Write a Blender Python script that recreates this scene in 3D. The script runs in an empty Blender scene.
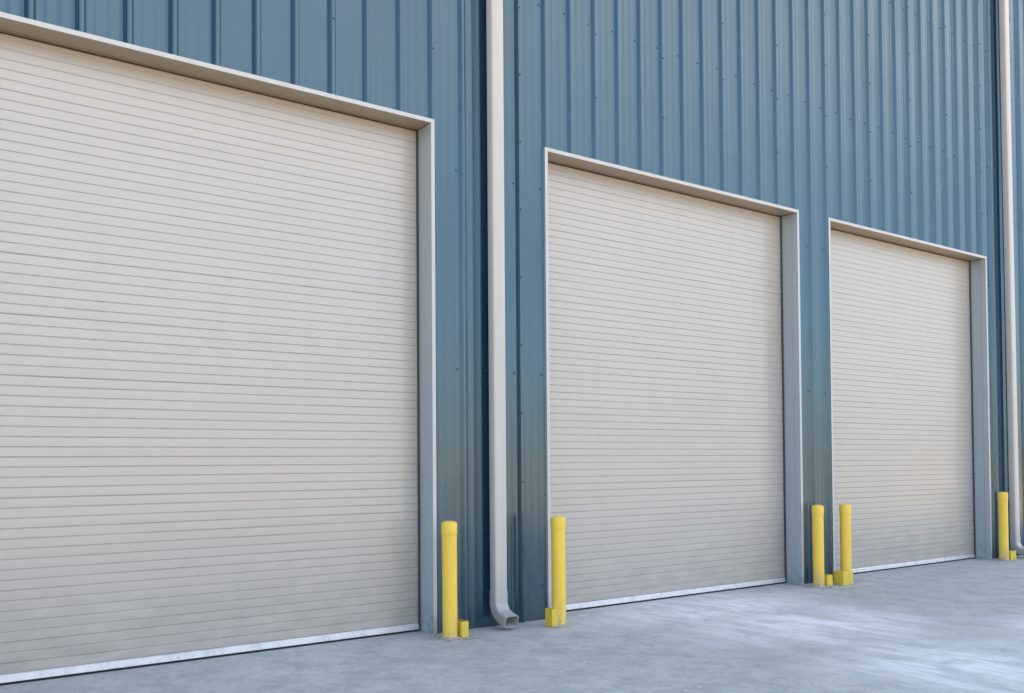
import bpy, bmesh, math, random
from mathutils import Vector, Matrix, noise

random.seed(7)
scn = bpy.context.scene
col = scn.collection
R = math.radians

# ------------------------------------------------------------------ measures
DOOR_W, TOP = 3.73, 4.305            # outside of the door trim
FL = 0.0342                          # width of the trim flange
REC = 0.237                          # depth of the door behind the trim
X1R, X2L, X3L = 4.0924, 5.2735, 9.5672
DOORS = [(X1R - DOOR_W, X1R), (X2L, X2L + DOOR_W), (X3L, X3L + DOOR_W)]
EAVE = 9.3
WALL_X0, WALL_X1, DEPTH = -9.0, 22.0, 26.0
PAN, RIBTOP = 0.040, 0.005
RIB0, RIBP = 1.617, 0.304
CAM = Vector((0, -6.6234, 1.4222))

# ------------------------------------------------------------------ materials
def mat(name, color, rough=0.5, metallic=0.0, spec=0.5):
    m = bpy.data.materials.new(name); m.use_nodes = True
    nt = m.node_tree; b = nt.nodes['Principled BSDF']
    b.inputs['Base Color'].default_value = (*color, 1)
    b.inputs['Roughness'].default_value = rough
    b.inputs['Metallic'].default_value = metallic
    b.inputs['Specular IOR Level'].default_value = spec
    return m, nt, b

class G:
    """tiny helper to write node graphs"""
    def __init__(s, nt): s.nt = nt; s.L = nt.links
    def n(s, t, **kw):
        x = s.nt.nodes.new(t)
        for k, v in kw.items(): setattr(x, k, v)
        return x
    def put(s, sock, v):
        if hasattr(v, 'is_output') or isinstance(v, bpy.types.NodeSocket): s.L.new(v, sock)
        else: sock.default_value = v
    def coord(s): return s.n('ShaderNodeNewGeometry').outputs['Position']
    def mapping(s, vec, scale=(1, 1, 1), loc=(0, 0, 0), rot=(0, 0, 0)):
        m = s.n('ShaderNodeMapping'); s.L.new(vec, m.inputs['Vector'])
        m.inputs['Scale'].default_value = scale; m.inputs['Location'].default_value = loc
        m.inputs['Rotation'].default_value = rot
        return m.outputs[0]
    def noise(s, vec, scale=1.0, detail=4, rough=0.55, dist=0.0):
        x = s.n('ShaderNodeTexNoise'); s.L.new(vec, x.inputs['Vector'])
        x.inputs['Scale'].default_value = scale; x.inputs['Detail'].default_value = detail
        x.inputs['Roughness'].default_value = rough; x.inputs['Distortion'].default_value = dist
        return x.outputs['Fac']
    def ramp(s, f, a, b, lo=0.0, hi=1.0):
        x = s.n('ShaderNodeMapRange'); x.interpolation_type = 'SMOOTHSTEP'
        s.L.new(f, x.inputs['Value'])
        x.inputs['From Min'].default_value = a; x.inputs['From Max'].default_value = b
        x.inputs['To Min'].default_value = lo; x.inputs['To Max'].default_value = hi
        return x.outputs[0]
    def math(s, op, a, b=0.0, c=0.0):
        x = s.n('ShaderNodeMath', operation=op)
        s.put(x.inputs[0], a); s.put(x.inputs[1], b)
        if len(x.inputs) > 2: s.put(x.inputs[2], c)
        return x.outputs[0]
    def mix(s, f, a, b, blend='MIX'):
        x = s.n('ShaderNodeMix', data_type='RGBA', blend_type=blend)
        s.put(x.inputs[0], f)
        s.put(x.inputs[6], (*a, 1) if isinstance(a, tuple) else a)
        s.put(x.inputs[7], (*b, 1) if isinstance(b, tuple) else b)
        return x.outputs[2]
    def sep(s, v):
        x = s.n('ShaderNodeSeparateXYZ'); s.L.new(v, x.inputs[0]); return x.outputs
    def bump(s, h, strength, dist, b):
        x = s.n('ShaderNodeBump'); s.L.new(h, x.inputs['Height'])
        x.inputs['Strength'].default_value = strength; x.inputs['Distance'].default_value = dist
        s.L.new(x.outputs[0], b.inputs['Normal'])

# blue painted wall sheet: glossy, faint oil canning, run-down streaks and dust near the ground
M = {}
m, nt, b = mat('blue_wall_paint', (.06, .15, .24), .33); g = G(nt); P = g.coord()
st = g.noise(g.mapping(P, (9, 9, .35)), 1.0, 5, .6)
bl = g.noise(P, 1.1, 4)
c = g.mix(g.ramp(st, .35, .75, 0, .4), (.0085, .037, .067), (.012, .043, .074))
c = g.mix(g.ramp(bl, .4, .75, 0, .35), c, (.007, .032, .059))
z = g.sep(P)[2]
dust = g.math('MULTIPLY', g.ramp(z, .5, .0, 0, .4), g.ramp(g.noise(g.mapping(P, (6, 6, 1.5)), 1, 5), .35, .7))
c = g.mix(dust, c, (.055, .06, .06))
g.L.new(c, b.inputs['Base Color']); b.inputs['IOR'].default_value = 1.98; b.inputs['Specular Tint'].default_value = (.68, .90, 1, 1)
g.put(b.inputs['Roughness'], g.ramp(bl, .3, .8, .22, .32))
M['wall'] = m

# door slats: stone coloured baked paint
m, nt, b = mat('stone_slat_paint', (.6, .57, .54), .42); g = G(nt); P = g.coord()
s1 = g.noise(g.mapping(P, (.6, .6, 15)), 1, 4)
s2 = g.noise(g.mapping(P, (5, 5, .5)), 1, 5, .6)
s3 = g.noise(P, 22, 4, .65)
c = g.mix(g.ramp(s1, .35, .7, 0, .5), (.465, .430, .388), (.432, .400, .360))
c = g.mix(g.ramp(s2, .48, .75, 0, .35), c, (.395, .385, .365))
c = g.mix(g.ramp(s3, .58, .78, 0, .35), c, (.40, .39, .37))
z = g.sep(P)[2]
dirt = g.math('MULTIPLY', g.ramp(z, 1.0, .02, 0, .5), g.ramp(g.noise(g.mapping(P, (3.5, 3.5, 9)), 1, 7, .7), .28, .72))
c = g.mix(dirt, c, (.255, .238, .215))
sp = g.ramp(g.noise(P, 48, 1, .4), .80, .83, 0, .45)
c = g.mix(g.math('MULTIPLY', sp, g.ramp(z, 2.2, .1)), c, (.74, .73, .72))
g.L.new(c, b.inputs['Base Color'])
b.inputs['Roughness'].default_value = .3; b.inputs['IOR'].default_value = 1.9
M['slat'] = m

# trim: off white painted steel
m, nt, b = mat('pale_trim_paint', (.5, .5, .49), .4); g = G(nt); P = g.coord()
s = g.noise(g.mapping(P, (7, 7, .5)), 1, 5, .6); s2 = g.noise(P, 17, 5, .65)
c = g.mix(g.ramp(s, .4, .75, 0, .5), (.54, .535, .52), (.47, .47, .46))
c = g.mix(g.ramp(s2, .58, .75, 0, .4), c, (.36, .35, .33))
z = g.sep(P)[2]
d = g.math('MULTIPLY', g.ramp(z, .35, .0, 0, .7), g.ramp(g.noise(P, 9, 6, .7), .4, .62))
c = g.mix(d, c, (.24, .24, .235))
sp = g.math('MULTIPLY', g.ramp(g.noise(P, 32, 2, .5), .69, .73), g.ramp(z, .5, .1, 0, .7))
c = g.mix(sp, c, (.78, .78, .78))
g.L.new(c, b.inputs['Base Color']); g.bump(s2, .06, .01, b)
M['trim'] = m

m2 = m.copy(); m2.name = 'blue_grey_jamb'; M['jamb'] = m2  # trim copy, all its colours darker and bluer
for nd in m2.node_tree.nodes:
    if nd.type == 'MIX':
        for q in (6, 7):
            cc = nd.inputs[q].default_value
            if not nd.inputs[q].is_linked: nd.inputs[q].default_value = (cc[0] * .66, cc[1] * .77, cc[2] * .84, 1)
m3 = m.copy(); m3.name = 'warm_shaded_head'; M['head'] = m3  # trim copy with the soffit's warm shade put into its colours
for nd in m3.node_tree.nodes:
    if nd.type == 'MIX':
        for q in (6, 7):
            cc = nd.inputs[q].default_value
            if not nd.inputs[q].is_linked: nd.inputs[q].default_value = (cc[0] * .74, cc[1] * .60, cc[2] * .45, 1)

# downspout: warm white painted sheet
m, nt, b = mat('white_spout_paint', (.62, .61, .58), .38); g = G(nt); P = g.coord()
s = g.noise(g.mapping(P, (14, 14, .4)), 1, 5, .6); z = g.sep(P)[2]
c = g.mix(g.ramp(s, .42, .72, 0, .5), (.53, .515, .48), (.46, .45, .425))
d = g.math('MULTIPLY', g.ramp(z, .6, .0, 0, .95), g.ramp(g.noise(P, 13, 6, .7), .25, .6))
c = g.mix(d, c, (.33, .35, .355))
g.L.new(c, b.inputs['Base Color']); g.bump(g.noise(P, 5, 2), .1, .02, b)
M['spout'] = m

m, nt, b = mat('bottom_bar_aluminium', (.7, .7, .7), .45, .35); g = G(nt); P = g.coord()
s = g.noise(P, 11, 6, .7)
c = g.mix(g.ramp(s, .42, .66), (.67, .68, .69), (.55, .55, .55))
g.L.new(c, b.inputs['Base Color']); g.bump(s, .15, .01, b)
M['bar'] = m

m, nt, b = mat('black_rubber', (.018, .02, .022), .75); M['rubber'] = m
m, nt, b = mat('dark_guide_steel', (.08, .085, .09), .5, .4); M['guide'] = m
m, nt, b = mat('screw_paint', (.022, .062, .098), .5); M['screw'] = m
m, nt, b = mat('roof_sheet', (.4, .42, .43), .4, .3); M['roof'] = m

# bollard sleeve: yellow plastic with scuffs and grime at the foot
m, nt, b = mat('yellow_plastic', (.78, .52, .06), .45); g = G(nt); P = g.coord(); z = g.sep(P)[2]
s = g.noise(g.mapping(P, (14, 14, 3)), 1, 6, .65); s2 = g.noise(P, 45, 4, .6)
c = g.mix(g.ramp(s, .40, .72, 0, .55), (.90, .61, .075), (.82, .54, .07))
c = g.mix(g.ramp(s2, .66, .72, 0, .6), c, (.40, .30, .10))
c = g.mix(g.math('MULTIPLY', g.ramp(z, .30, .0, 0, .75), g.ramp(s, .35, .62)), c, (.50, .40, .20))
c = g.mix(g.math('MULTIPLY', g.ramp(z, .09, .0), g.ramp(g.noise(P, 26, 4, .7), .50, .58)), c, (.32, .30, .26))
g.L.new(c, b.inputs['Base Color']); g.put(b.inputs['Roughness'], g.ramp(s, .3, .7, .38, .6))
g.bump(s2, .12, .004, b)
M['yellow'] = m

m, nt, b = mat('yellow_bracket_paint', (.60, .46, .03), .5); g = G(nt); P = g.coord(); z = g.sep(P)[2]
s = g.noise(P, 28, 5, .65)
c = g.mix(g.ramp(s, .4, .7), (.72, .54, .06), (.62, .46, .055))
c = g.mix(g.math('MULTIPLY', g.ramp(z, .05, .0, 0, .6), g.ramp(s, .45, .6)), c, (.28, .23, .12))
g.L.new(c, b.inputs['Base Color']); g.bump(s, .2, .004, b)
M['bracket'] = m

m, nt, b = mat('mortar', (.34, .33, .31), .9); g = G(nt); P = g.coord()
c = g.mix(g.noise(P, 40, 4), (.22, .21, .20), (.5, .48, .46)); g.L.new(c, b.inputs['Base Color'])
M['mortar'] = m

# concrete apron
m, nt, b = mat('concrete', (.33, .33, .33), .8, 0, .35); g = G(nt); P = g.coord()
n1 = g.noise(P, .55, 5, .6, .4); n2 = g.noise(P, 3.2, 6, .65); n3 = g.noise(P, 60, 3, .6); n4 = g.noise(P, 11, 8, .74); n5 = g.noise(P, 130, 2, .6)
c = g.mix(g.ramp(n1, .35, .68), (.43, .455, .445), (.51, .535, .525))
c = g.mix(g.ramp(n2, .40, .66, 0, .75), c, (.33, .36, .355))
c = g.mix(g.ramp(n4, .50, .62, 0, .55), c, (.31, .33, .325))
c = g.mix(g.ramp(n4, .44, .32, 0, .55), c, (.60, .62, .61))
n6 = g.noise(g.mapping(P, (1, .6, 1)), 30, 5, .7)
c = g.mix(g.ramp(n6, .55, .66, 0, .5), c, (.30, .31, .305))
c = g.mix(g.ramp(n6, .40, .30, 0, .5), c, (.62, .63, .63))
c = g.mix(g.ramp(n3, .5, .72, 0, .45), c, (.27, .275, .27))
c = g.mix(g.ramp(n5, .52, .72, 0, .4), c, (.26, .265, .26))
c = g.mix(g.ramp(n5, .46, .30, 0, .35), c, (.66, .67, .67))
# brushed white dust dragged along the doors
sx = g.sep(P)
def blob(cx, cy, rx, ry, rot=0.0):
    v = g.mapping(P, (1, 1, 0), (-cx, -cy, 0))
    v = g.mapping(v, (1 / rx, 1 / ry, 0), (0, 0, 0), (0, 0, -rot))
    ln = g.n('ShaderNodeVectorMath', operation='LENGTH'); g.L.new(v, ln.inputs[0])
    return g.ramp(ln.outputs['Value'], 1.0, .1)
blobs = [(6.9, -.45, 2.2, 1.2, -.1), (6.9, -1.6, 1.9, 1.5, 0), (6.4, -3.3, 1.6, 1.6, 0), (8.6, -3.1, 1.5, .9, 0)]
acc = None
for q in blobs:
    t = blob(*q); acc = t if acc is None else g.math('MAXIMUM', acc, t)
dragv = g.mapping(P, (3.0, 1.7, 1), (0, 0, 0), (0, 0, .3))
drag = g.noise(dragv, 1, 7, .66, .6)
streak = g.noise(g.mapping(P, (7.5, 1.2, 1), (0, 0, 0), (0, 0, .08)), 1, 8, .72, .4)
mask = g.math('MULTIPLY', acc, g.ramp(drag, .34, .58, .35, 1))
mask = g.math('MULTIPLY', mask, g.ramp(streak, .38, .56, .5, 1))
mask = g.math('MULTIPLY', mask, g.ramp(n4, .34, .50, .6, 1))
mask = g.math('MAXIMUM', g.math('MULTIPLY', mask, .88), g.math('MULTIPLY', g.ramp(drag, .56, .80, 0, .3), 1.0))
c = g.mix(mask, c, (.86, .87, .89))
# paint flecks and pale scuffs
fl = g.math('MULTIPLY', g.ramp(g.noise(P, 15, 1, .3), .765, .79), g.ramp(g.noise(P, 45, 3), .4, .5))
c = g.mix(fl, c, (.72, .72, .73))
dk = g.ramp(g.noise(P, 17, 2, .4), .74, .79, 0, .55)
c = g.mix(dk, c, (.13, .13, .13))
g.L.new(c, b.inputs['Base Color'])
g.put(b.inputs['Roughness'], g.ramp(n2, .3, .7, .62, .85))
h = g.math('ADD', g.math('MULTIPLY', n3, .25), n2)
g.bump(h, .45, .012, b)
M['concrete'] = m

# sunlit yard beyond: tan gravel and dry ground
m, nt, b = mat('tan_gravel', (.40, .33, .25), .95, 0, .2); g = G(nt); P = g.coord()
n = g.noise(P, .08, 6, .6); n2 = g.noise(P, 9, 5, .7)
c = g.mix(g.ramp(n, .35, .65), (.60, .40, .21), (.53, .36, .19))
c = g.mix(g.ramp(n2, .4, .7, 0, .5), c, (.42, .31, .19))
g.L.new(c, b.inputs['Base Color']); g.bump(n2, .5, .03, b)
M['gravel'] = m

m, nt, b = mat('dark_sheet_grey', (.09, .09, .09), .9, 0, .25); g = G(nt); P = g.coord()  # grey of the unseen sheet that dims the door's reflection
c = g.mix(g.noise(P, 2.0, 6, .65), (.07, .07, .072), (.13, .128, .125)); g.L.new(c, b.inputs['Base Color'])
M['dark_sheet_grey'] = m
m, nt, b = mat('bounce_bank_tan', (.3, .22, .12), .95, 0, .2); g = G(nt); P = g.coord()  # colour of the unseen bank that throws warm light back
n = g.noise(P, .15, 6, .65)
c = g.mix(g.ramp(n, .38, .62), (.30, .235, .15), (.20, .17, .11)); g.L.new(c, b.inputs['Base Color'])
M['bounce_bank'] = m

# ------------------------------------------------------------------ object helpers
WLOC = {}
def link(name, bm, m, parent=None, smooth=False, bevel=0.0, sharp=35):
    bmesh.ops.remove_doubles(bm, verts=bm.verts, dist=1e-6)
    bmesh.ops.recalc_face_normals(bm, faces=bm.faces)
    xs = [v.co for v in bm.verts]
    lo = Vector((min(v.x for v in xs), min(v.y for v in xs), min(v.z for v in xs)))
    hi = Vector((max(v.x for v in xs), max(v.y for v in xs), max(v.z for v in xs)))
    base = Vector(((lo.x + hi.x) / 2, (lo.y + hi.y) / 2, lo.z))
    bmesh.ops.translate(bm, verts=bm.verts, vec=-base)
    me = bpy.data.meshes.new(name); bm.to_mesh(me); bm.free()
    me.materials.append(m)
    if smooth:
        for p in me.polygons: p.use_smooth = True
        me.set_sharp_from_angle(angle=R(sharp))
    o = bpy.data.objects.new(name, me); col.objects.link(o)
    o.location = base
    WLOC[o] = base
    if parent is not None:
        o.parent = parent; o.location = base - WLOC[parent]
    if bevel:
        md = o.modifiers.new('bevel', 'BEVEL'); md.width = bevel; md.segments = 2; md.limit_method = 'ANGLE'
        md.angle_limit = R(40)
    return o

def empty(name, loc, label, cat, group=None):
    o = bpy.data.objects.new(name, None); col.objects.link(o); o.location = loc
    o.empty_display_size = .3
    o['label'] = label; o['category'] = cat
    if group: o['group'] = group
    WLOC[o] = Vector(loc); return o

def box(bm, x0, x1, y0, y1, z0, z1):
    v = [bm.verts.new((x, y, z)) for z in (z0, z1) for y in (y0, y1) for x in (x0, x1)]
    for f in ((0, 1, 3, 2), (4, 6, 7, 5), (0, 4, 5, 1), (2, 3, 7, 6), (0, 2, 6, 4), (1, 5, 7, 3)):
        bm.faces.new([v[i] for i in f])

def prism(bm, poly, fa, fb):
    """closed prism; fa, fb turn each (u, v) of poly into the two end points"""
    a = [bm.verts.new(fa(*p)) for p in poly]; c = [bm.verts.new(fb(*p)) for p in poly]
    n = len(poly)
    for i in range(n):
        bm.faces.new((a[i], a[(i + 1) % n], c[(i + 1) % n], c[i]))
    bm.faces.new(a[::-1]); bm.faces.new(c)

def lathe(bm, prof, cx, cy, seg=40, tilt=(0, 0), wob=0.0, rfun=None):
    rings = []
    for r, z in prof:
        if r < 1e-6:
            rings.append([bm.verts.new((cx + tilt[0] * z, cy + tilt[1] * z, z))]); continue
        ring = []
        for k in range(seg):
            a = 2 * math.pi * k / seg
            rr = r * (rfun(a, z) if rfun else 1)
            ring.append(bm.verts.new((cx + rr * math.cos(a) + tilt[0] * z, cy + rr * math.sin(a) + tilt[1] * z, z)))
        rings.append(ring)
    for A, B in zip(rings, rings[1:]):
        if len(A) == 1 and len(B) == 1: continue
        for k in range(seg):
            k2 = (k + 1) % seg
            if len(B) == 1: bm.faces.new((A[k], A[k2], B[0]))
            elif len(A) == 1: bm.faces.new((A[0], B[k2], B[k]))
            else: bm.faces.new((A[k], A[k2], B[k2], B[k]))

# ------------------------------------------------------------------ the ground
bm = bmesh.new()
for a in range(1):
    vs = [bm.verts.new(p) for p in ((-900, -900, -.006), (900, -900, -.006), (900, 900, -.006), (-900, 900, -.006))]
    bm.faces.new(vs)
o = link('ground', bm, M['gravel']); o['kind'] = 'structure'
bm = bmesh.new()
NX, NY = 130, 50
grid = []
for j in range(NY + 1):
    row = []
    for i in range(NX + 1):
        x = -9 + 31 * i / NX; y = -12.2 + 12.9 * j / NY
        zz = .006 * noise.noise((x * .5, y * .6, 1.7)) if y < -.05 else 0
        edge = min(1, max(0, (-.05 - y) / .6)); row.append(bm.verts.new((x, y, zz * edge)))
    grid.append(row)
for j in range(NY):
    for i in range(NX):
        bm.faces.new((grid[j][i], grid[j][i + 1], grid[j + 1][i + 1], grid[j + 1][i]))
o = link('concrete_apron', bm, M['concrete'], smooth=True); o['kind'] = 'structure'

bm = bmesh.new()
bm.faces.new([bm.verts.new(p) for p in ((23, -34, -.002), (170, -34, -.002), (170, -12.6, -.002), (23, -12.6, -.002))])
o = link('reflection_dark_sheet', bm, M['dark_sheet_grey']); o['kind'] = 'structure'  # unseen dark sheet, added to dim the warm reflection in the far door
# unseen bank, added to bounce warm light and cover the low sky
bm = bmesh.new()
rows = []
HX, HY = 90, 14
for j in range(HY + 1):
    t = j / HY
    row = []
    for i in range(HX + 1):
        x = -220 + 460 * i / HX; y = -36 - 60 * t
        hgt = (6.5 + 2.5 * noise.noise((x * .02, 3.3, 0)) + 1.0 * noise.noise((x * .07, y * .07, 1))) * math.sin(min(1, t * 1.9) * math.pi / 2) + .7 * t * noise.noise((x * .2, y * .2, 2))
        row.append(bm.verts.new((x, y + 3 * noise.noise((x * .05, 0, 5)), hgt * min(1, max(0, (95 - x) / 60)) if j else -.05)))
    rows.append(row)
for A, C in zip(rows, rows[1:]):
    for i in range(HX): bm.faces.new((A[i], A[i + 1], C[i + 1], C[i]))
o = link('added_bounce_bank', bm, M['bounce_bank'], smooth=True); o['kind'] = 'structure'

# ------------------------------------------------------------------ the building
B = empty('warehouse_building', (6.5, 0, 0),
          'blue corrugated metal warehouse with three stone coloured roller doors facing a concrete apron', 'warehouse')

# front wall sheet: ribbed profile swept upwards, cut round the door openings
prof = []
n0 = int((WALL_X0 - RIB0) / RIBP) - 1
k = n0
while True:
    xb = RIB0 + RIBP * k
    if xb > WALL_X1: break
    for dx, y in ((-.005, PAN), (0, PAN - .002), (.0026, PAN - .006), (.0194, RIBTOP + .006), (.022, RIBTOP + .002), (.027, RIBTOP), (.045, RIBTOP), (.050, RIBTOP + .002), (.0526, RIBTOP + .006), (.0694, PAN - .006), (.072, PAN - .002), (.077, PAN),
                  (.122, PAN), (.130, PAN - .0017), (.146, PAN - .0017), (.154, PAN),
                  (.212, PAN), (.220, PAN - .0017), (.236, PAN - .0017), (.244, PAN)):
        x = xb + dx
        if WALL_X0 < x < WALL_X1: prof.append((x, y))
    k += 1
def prof_y(x):
    for (xa, ya), (xb, yb) in zip(prof, prof[1:]):
        if xa <= x <= xb: return ya + (yb - ya) * (x - xa) / (xb - xa) if xb > xa else ya
    return PAN
cuts = []
for xl, xr in DOORS: cuts += [xl + .018, xr - .018]
pts = [(x, y, False) for x, y in prof] + [(c_, prof_y(c_), True) for c_ in cuts]
pts.sort()
def in_door(x): return any(xl + .018 < x < xr - .018 for xl, xr in DOORS)
bm = bmesh.new()
for (xa, ya, _), (xb, yb, _) in zip(pts, pts[1:]):
    if xb - xa < 1e-5: continue
    z0 = TOP - .018 if in_door((xa + xb) / 2) else 0.004
    zs = [z0, EAVE] if z0 > 1 else [z0, TOP - .018, EAVE]
    for za, zb in zip(zs, zs[1:]):
        # the sheets are not dead flat: slight oil canning between the girts
        nz = max(1, int((zb - za) / .42))
        for q in range(nz):
            u, v = za + (zb - za) * q / nz, za + (zb - za) * (q + 1) / nz
            bm.faces.new([bm.verts.new((x_, y_ + .0032 * noise.noise((x_ * 1.6, z_ * .55, 4.2)), z_))
                          for x_, y_, z_ in ((xa, ya, u), (xb, yb, u), (xb, yb, v), (xa, ya, v))])
link('corrugated_wall', bm, M['wall'], B, smooth=True)
# the other three walls and the roof
bm = bmesh.new()
box(bm, WALL_X0, WALL_X0 + .1, .05, DEPTH, 0, EAVE - .01)
box(bm, WALL_X1 - .1, WALL_X1, .05, DEPTH, 0, EAVE - .01)
box(bm, WALL_X0 + .102, WALL_X1 - .102, DEPTH - .1, DEPTH, 0, EAVE - .01)
link('side_wall', bm, M['wall'], B)
bm = bmesh.new()
ym = DEPTH / 2
prism(bm, [(-.02, EAVE + .002), (ym, EAVE + .65), (DEPTH + .1, EAVE + .002), (DEPTH + .1, EAVE + .1), (ym, EAVE + .75), (-.02, EAVE + .1)],
      lambda y, z: (WALL_X0 - .1, y, z), lambda y, z: (WALL_X1 + .1, y, z))
link('roof', bm, M['roof'], B)
bm = bmesh.new()
prism(bm, [(-.17, EAVE - .14), (-.004, EAVE - .14), (-.004, EAVE), (-.022, EAVE), (-.022, EAVE - .12), (-.15, EAVE - .12), (-.15, EAVE), (-.17, EAVE)],
      lambda y, z: (WALL_X0, y, z), lambda y, z: (WALL_X1, y, z))
link('gutter', bm, M['spout'], B, bevel=.004)

# dark base channel under the sheets, between the doors
edges = [WALL_X0] + [v for d in DOORS for v in (d[0] + .01, d[1] - .01)] + [WALL_X1]
for a, c_ in zip(edges[::2], edges[1::2]):
    bm = bmesh.new(); box(bm, a, c_, PAN + .004, PAN + .05, -.01, .05)
    link('base_channel', bm, M['guide'], B)

# screws: the big stitch lines at every third rib and the rows along the girts
sbm = bmesh.new()
lathe(sbm, [(.0105, 0), (.0100, .002), (.0068, .003), (.0062, .0075), (.0, .0085)], 0, 0, 10)
for v in sbm.verts: v.co = Vector((v.co.x, -v.co.z, v.co.y))
bmesh.ops.recalc_face_normals(sbm, faces=sbm.faces)
smesh = bpy.data.meshes.new('screw'); sbm.to_mesh(smesh); sbm.free(); smesh.materials.append(M['screw'])
spots = []
kk = n0 + 1
while RIB0 + RIBP * kk < 17:
    xb = RIB0 + RIBP * kk
    if (kk - 11) % 3 == 0:
        zz = .03
        while zz < EAVE: spots.append((xb + .036, RIBTOP, zz)); zz += .6096
    for zr in (.30, 2.22, 3.92, 5.62, 7.32, 8.8):
        spots.append((xb - .022, PAN, zr + random.uniform(-.012, .012)))
    kk += 1
blocked = lambda x, z: any(xl - .02 < x < xr + .02 for xl, xr in DOORS) and z < TOP + .02
spots = [s_ for s_ in spots if -1 < s_[0] and not blocked(s_[0], s_[2])]

# ------------------------------------------------------------------ camera (its measures decide which screws show largest)
f_px, cy_px = 931.8466, 441.8425
yaw, pit, rol = R(36.3609), R(1.263), R(-.4088)
F = Vector((math.sin(yaw) * math.cos(pit), math.cos(yaw) * math.cos(pit), math.sin(pit)))
R0 = Vector((math.cos(yaw), -math.sin(yaw), 0)); U0 = R0.cross(F)
RR = R0 * math.cos(rol) + U0 * math.sin(rol); UU = -R0 * math.sin(rol) + U0 * math.cos(rol)
cam = bpy.data.objects.new('camera', bpy.data.cameras.new('camera')); col.objects.link(cam)
cam.matrix_world = Matrix(((RR.x, UU.x, -F.x, CAM.x), (RR.y, UU.y, -F.y, CAM.y), (RR.z, UU.z, -F.z, CAM.z), (0, 0, 0, 1)))
cam.data.sensor_width = 36; cam.data.lens = f_px / 1024 * 36
cam.data.shift_y = (cy_px - 346.5) / 1024
cam.data.clip_end = 3000; cam.data.clip_start = .05
scn.camera = cam
def seen(p):
    v = Vector(p) - CAM; zc = v.dot(F)
    if zc <= 0: return False
    return -5 < 512 + f_px * v.dot(RR) / zc < 1029 and -5 < cy_px - f_px * v.dot(UU) / zc < 698
spots.sort(key=lambda p: (not seen(p), (Vector(p) - CAM).length))
for p in spots[:100]:
    s_ = bpy.data.objects.new('screw', smesh); col.objects.link(s_); s_.parent = B
    s_.location = Vector(p) - WLOC[B]; s_.rotation_euler = (0, random.uniform(0, 3), 0)
bm = bmesh.new()
for p in spots[100:]:
    t = bmesh.new(); t.from_mesh(smesh)
    bmesh.ops.translate(t, verts=t.verts, vec=p)
    tm = bpy.data.meshes.new('screw_part'); t.to_mesh(tm); t.free(); bm.from_mesh(tm); bpy.data.meshes.remove(tm)
o = link('screws', bm, M['screw'], B); o['kind'] = 'stuff'

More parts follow.
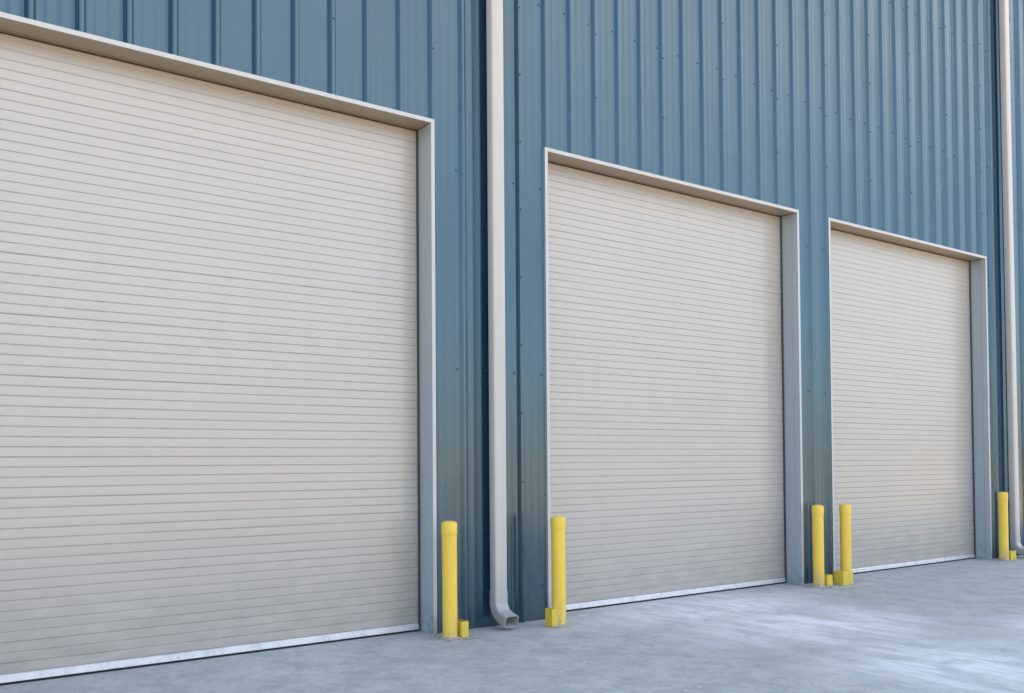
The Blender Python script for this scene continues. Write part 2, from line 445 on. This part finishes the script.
# ------------------------------------------------------------------ roller doors
def white_front(o):          # the flange folded over the wall sheet keeps the white trim colour
    o.data.materials.append(M['trim'])
    for p in o.data.polygons:
        if p.normal.y < -.9: p.material_index = 1
DOOR_LABELS = ['near roller door running out of the left of the view',
               'middle roller door between the white downspout and the pair of bollards',
               'far roller door beside the right hand downspout']
def make_door(xl, xr, seed, label):
    il, ir = xl + FL + .004, xr - FL - .004
    zbar0, zbar1 = .017, .070
    pitch = (TOP - FL + .03 - zbar1) / 63
    NXS = 44
    bm = bmesh.new()
    rows = []
    for s_ in range(63):
        z0 = zbar1 + s_ * pitch
        jit = random.uniform(-.0009, .0009)
        for dz, dy in ((0, .0045), (.004, .0012), (.0065, 0), (pitch * .5, -.0004), (pitch - .0040, 0), (pitch - .0016, .0045)):
            row = []
            for i in range(NXS + 1):
                x = il + (ir - il) * i / NXS
                w = .0035 * noise.noise((x * .9, z0 * .8, seed * 3.1)) + .0014 * noise.noise((x * 2.3, z0 * 6, seed + 9.0))
                wz = .0016 * noise.noise((x * 1.3, z0 * 2.0, seed + 20.0))
                row.append(bm.verts.new((x, REC + dy + w + jit, z0 + dz + wz)))
            rows.append(row)
    for A, C in zip(rows, rows[1:]):
        for i in range(NXS): bm.faces.new((A[i], A[i + 1], C[i + 1], C[i]))
    d = link('roller_door', bm, M['slat'], B, smooth=True, sharp=9)
    d['label'] = label
    # bottom bar: an aluminium angle with a rolled top, and the rubber seal beneath
    bm = bmesh.new()
    prism(bm, [(REC - .016, zbar0), (REC + .03, zbar0), (REC + .03, zbar1 - .001), (REC + .004, zbar1 - .001), (REC - .004, zbar1 - .004), (REC - .010, zbar1 - .012)],
          lambda y, z: (il + .004, y, z), lambda y, z: (ir - .004, y, z))
    link('bottom_bar', bm, M['bar'], d, bevel=.003)
    bm = bmesh.new()
    prism(bm, [(REC - .006, .001), (REC + .03, .001), (REC + .03, zbar0 - .0005), (REC - .010, zbar0 - .0005)],
          lambda y, z: (il + .004, y, z), lambda y, z: (ir - .004, y, z))
    link('rubber_seal', bm, M['rubber'], d)
    # dark strip standing in for the shaded gap under the head
    bm = bmesh.new()
    box(bm, il, ir, REC - .014, REC - .003, TOP - FL - .007, TOP - FL - .001)
    link('dark_gap_strip', bm, M['rubber'], d)
    # guide slots at both edges
    for x0, x1 in ((il - .003, il + .006), (ir - .006, ir + .003)):
        bm = bmesh.new(); box(bm, x0, x1, REC - .022, REC - .006, .002, TOP - FL - .008)
        link('guide', bm, M['guide'], d)
    # trim: head and two jambs, each a bent sheet with flange, lip and deep reveal
    def jamb(x, s):               # s = +1: right jamb, flange towards +x
        i_ = x - s * FL
        poly = [(i_, 0), (x, 0), (x, .042), (x - s * .012, .042), (x - s * .012, .06), (i_ + s * .02, .06), (i_ + s * .02, REC + .07),
                (i_ + s * .006, REC + .07), (i_ + s * .006, .078), (i_, .070)]
        bm = bmesh.new()
        prism(bm, poly, lambda px, py: (px, py, .0), lambda px, py: (px, py, TOP - FL - .0006))
        o = link('door_jamb', bm, M['jamb'], d, bevel=.0025); white_front(o); return o
    jamb(xl, -1); jamb(xr, 1)
    bm = bmesh.new(); zi = TOP - FL
    prism(bm, [(0, zi), (0, TOP), (.042, TOP), (.042, TOP - .012), (.06, TOP - .012), (.06, zi + .02), (REC + .07, zi + .02), (REC + .07, zi + .006), (.078, zi + .006), (.07, zi)],
          lambda y, z: (xl, y, z), lambda y, z: (xr, y, z))
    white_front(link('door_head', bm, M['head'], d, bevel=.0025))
    return d
for i, ((xl, xr), lb) in enumerate(zip(DOORS, DOOR_LABELS)): make_door(xl, xr, i + 1.0, lb)

# ------------------------------------------------------------------ downspouts
def sweep(bm, path, hw, hd, xc, wall, r=.018, cap=False):
    """rounded rectangular tube along (y, z, angle) stations; angle 0 = hanging straight down"""
    sec = []
    for cx_, cy_, a0 in ((hw - r, hd - r, 0), (-hw + r, hd - r, 90), (-hw + r, -hd + r, 180), (hw - r, -hd + r, 270)):
        for t in (0, 30, 60, 90):
            a = R(a0 + t); sec.append((cx_ + r * math.cos(a), cy_ + r * math.sin(a)))
    def ring(st, k):
        y, z, a = st
        out = []
        for sx_, sy_ in sec:
            sx_ *= k[0]; sy_ *= k[1]
            out.append(bm.verts.new((xc + sx_, y + sy_ * math.cos(a), z - sy_ * math.sin(a))))
        return out
    ko = (1, 1); ki = ((hw - wall) / hw, (hd - wall) / hd)
    O = [ring(s, ko) for s in path]; I = [ring(s, ki) for s in path]
    n = len(sec)
    for A, C in zip(O, O[1:]):
        for i in range(n): bm.faces.new((A[i], A[(i + 1) % n], C[(i + 1) % n], C[i]))
    for A, C in zip(I, I[1:]):
        for i in range(n): bm.faces.new((A[(i + 1) % n], A[i], C[i], C[(i + 1) % n]))
    for A, C in ((O[0], I[0]), (O[-1], I[-1])):
        for i in range(n): bm.faces.new((A[i], A[(i + 1) % n], C[(i + 1) % n], C[i]))

def make_spout(xc, lean, label):
    hw, hd = .064, .048
    yc = -.004 - hd
    za = .228
    bm = bmesh.new()
    sweep(bm, [(yc, EAVE - .142, 0), (yc, za + .06, 0)], hw, hd, xc, .003)
    o = link('downspout', bm, M['spout'], B, smooth=True); o['label'] = label
    bm = bmesh.new()
    st = [(yc, za + .085, 0), (yc, za, 0)]
    rad = .135; amax = 74
    for t in range(1, 15):
        a = R(amax * t / 14)
        st.append((yc - rad * (1 - math.cos(a)), za - rad * math.sin(a), a))
    y, z, a = st[-1]
    st.append((y - .095 * math.sin(a), z - .095 * math.cos(a), a))
    sweep(bm, st, hw + .0035, hd + .0035, xc, .004)
    e = link('elbow', bm, M['spout'], o, smooth=True)
    return o
make_spout(4.683, 0, 'near downspout between the left door and the middle door')
make_spout(13.86, 0, 'far downspout at the right edge, beyond the far door').rotation_euler.y = -.0045

# ------------------------------------------------------------------ bollards
def make_bollard(cx, cy, h, side, tilt, wd, label, seed):
    h -= .01
    t = empty('bollard', (cx, cy, 0), label, 'bollard', 'yellow bollards guarding the door jambs')
    r = .061
    bm = bmesh.new()
    prof = [(r * .985, -.01), (r, .02)] + [(r, .02 + (h - .12) * q / 12) for q in range(1, 13)]
    lathe(bm, prof, cx, cy, 40, tilt, rfun=lambda a, z: 1 + .006 * noise.noise((math.cos(a) * 2, math.sin(a) * 2, z * 6 + seed)))
    link('post', bm, M['yellow'], t, smooth=True)
    bm = bmesh.new()
    R1 = r + .0042
    lathe(bm, [(r + .0005, h - .105), (R1 - .001, h - .104), (R1, h - .098), (R1, h - .018), (R1 - .004, h - .008), (R1 - .016, h - .001), (R1 - .035, h + .004), (0, h + .006)],
          cx, cy, 48, tilt, rfun=lambda a, z: 1 + (.012 * math.cos(16 * a) if h - .1 < z < h - .015 else 0))
    link('cap', bm, M['yellow'], t, smooth=True)
    # bent plate bracket bolted to the slab beside the post
    bm = bmesh.new()
    if side > 0:
        x0, x1, y0, y1, hh = cx + .068, cx + .068 + wd, cy - .066, cy + .075, .130
    elif side == -2:
        x0, x1, y0, y1, hh = cx - wd, cx + .036, cy - .068, cy + .060, .155
    else:
        x0, x1, y0, y1, hh = cx - wd, cx - .030, cy - .040, cy + .060, .155
    th = .008
    if side > 0:
        box(bm, x0, x1, y0, y0 + th, .001, hh); box(bm, x1 - th, x1, y0 + th, y1, .001, hh)
        box(bm, x0, x0 + th, y0 + th, y1, .001, hh)
    else:
        box(bm, x0, x1, y0, y0 + th, .001, hh); box(bm, x0, x0 + th, y0 + th, y1, .001, hh)
        box(bm, x0 + th, cx - .058, y0 + th, y1, hh - th, hh - .0005)
    link('bracket', bm, M['bracket'], t, bevel=.002)
    # mortar squeezed out round the foot
    bm = bmesh.new()
    lathe(bm, [(r + .001, .016), (r + .012, .012), (r + .030, .001)], cx, cy, 40,
          rfun=lambda a, z: 1 + (.12 if z < .01 else .04) * noise.noise((math.cos(a) * 2.2, math.sin(a) * 2.2, seed * 2)))
    link('mortar_collar', bm, M['mortar'], t, smooth=True)
    return t
BOLL = [(4.092, -.200, .955, 1, (-.004, 0), .068, 'yellow bollard between the right jamb of the near door and the near downspout'),
        (5.147, -.305, .955, -1, (-.003, .0), .108, 'yellow bollard in front of the left jamb of the middle door'),
        (8.990, -.205, .925, 1, (0, 0), .095, 'yellow bollard right of the middle door, its narrow bracket half hidden behind it'),
        (9.450, -.245, .922, -2, (.002, 0), .155, 'yellow bollard at the left jamb of the far door, wide bracket across its foot'),
        (13.285, -.170, .965, 1, (.003, 0), .15, 'yellow bollard farthest along the wall, beside the far downspout')]
for i, q in enumerate(BOLL): make_bollard(*q, seed=i * 1.7 + .3)

# ------------------------------------------------------------------ crumbs of broken mortar lying by the feet
bm = bmesh.new()
for cx, cy, n in ((4.02, -.27, 16), (4.18, -.33, 12), (8.98, -.31, 22), (9.1, -.28, 14), (4.0, -.04, 10), (13.2, -.28, 8), (8.9, -.1, 8)):
    for _ in range(n):
        x, y, s_ = cx + random.gauss(0, .05), cy + random.gauss(0, .03), random.uniform(.004, .014)
        t = bmesh.ops.create_icosphere(bm, subdivisions=1, radius=s_)
        for v in t['verts']:
            v.co = Vector((v.co.x * random.uniform(.7, 1.3) + x, v.co.y * random.uniform(.7, 1.3) + y, v.co.z * random.uniform(.4, .8) + s_ * .4))
o = link('crumbs', bm, M['mortar']); o['kind'] = 'stuff'
o['label'] = 'crumbs of broken mortar scattered by the bollard feet'; o['category'] = 'rubble'

# ------------------------------------------------------------------ light: low clear sky, sun behind the building
SUN_EL, SUN_AZ = 39.0, 12.0          # azimuth from +y towards +x
w = bpy.data.worlds.new('World'); scn.world = w; w.use_nodes = True
nt = w.node_tree; bg = nt.nodes['Background']
sky = nt.nodes.new('ShaderNodeTexSky'); sky.sky_type = 'NISHITA'; sky.sun_disc = False
sky.sun_elevation = R(SUN_EL); sky.sun_rotation = R(SUN_AZ)
sky.air_density = 1.0; sky.dust_density = 2.0; sky.ozone_density = 1.0
g = G(nt)
# bright broken clouds, added over the blue to whiten the sky light
dirv = g.n('ShaderNodeTexCoord').outputs['Generated']
zz = g.sep(dirv)[2]
proj = g.n('ShaderNodeVectorMath', operation='DIVIDE'); g.L.new(dirv, proj.inputs[0])
den = g.math('ADD', g.math('MAXIMUM', zz, 0.0), .18); cmb = g.n('ShaderNodeCombineXYZ')
for q in range(3): g.L.new(den, cmb.inputs[q])
g.L.new(cmb.outputs[0], proj.inputs[1])
cl = g.noise(proj.outputs[0], .9, 6, .55, .3)
cf = g.math('MULTIPLY', g.ramp(cl, .42, .62, 0, .75), g.ramp(zz, .12, .45))
skyc = g.mix(cf, sky.outputs[0], (6.2, 6.0, 5.8))
nt.links.new(skyc, bg.inputs[0]); bg.inputs[1].default_value = .1
sd = bpy.data.lights.new('sun', 'SUN'); sd.energy = 5.0; sd.angle = R(.5); sd.color = (1, .91, .78)
so = bpy.data.objects.new('sun', sd); col.objects.link(so)
dv = Vector((math.sin(R(SUN_AZ)) * math.cos(R(SUN_EL)), math.cos(R(SUN_AZ)) * math.cos(R(SUN_EL)), math.sin(R(SUN_EL))))
so.rotation_euler = dv.to_track_quat('Z', 'Y').to_euler(); so.location = (0, 30, 40)

vs = scn.view_settings
vs.view_transform = 'Standard'; vs.look = 'None'; vs.gamma = 1; vs.use_curve_mapping = False
vs.exposure = 2.2
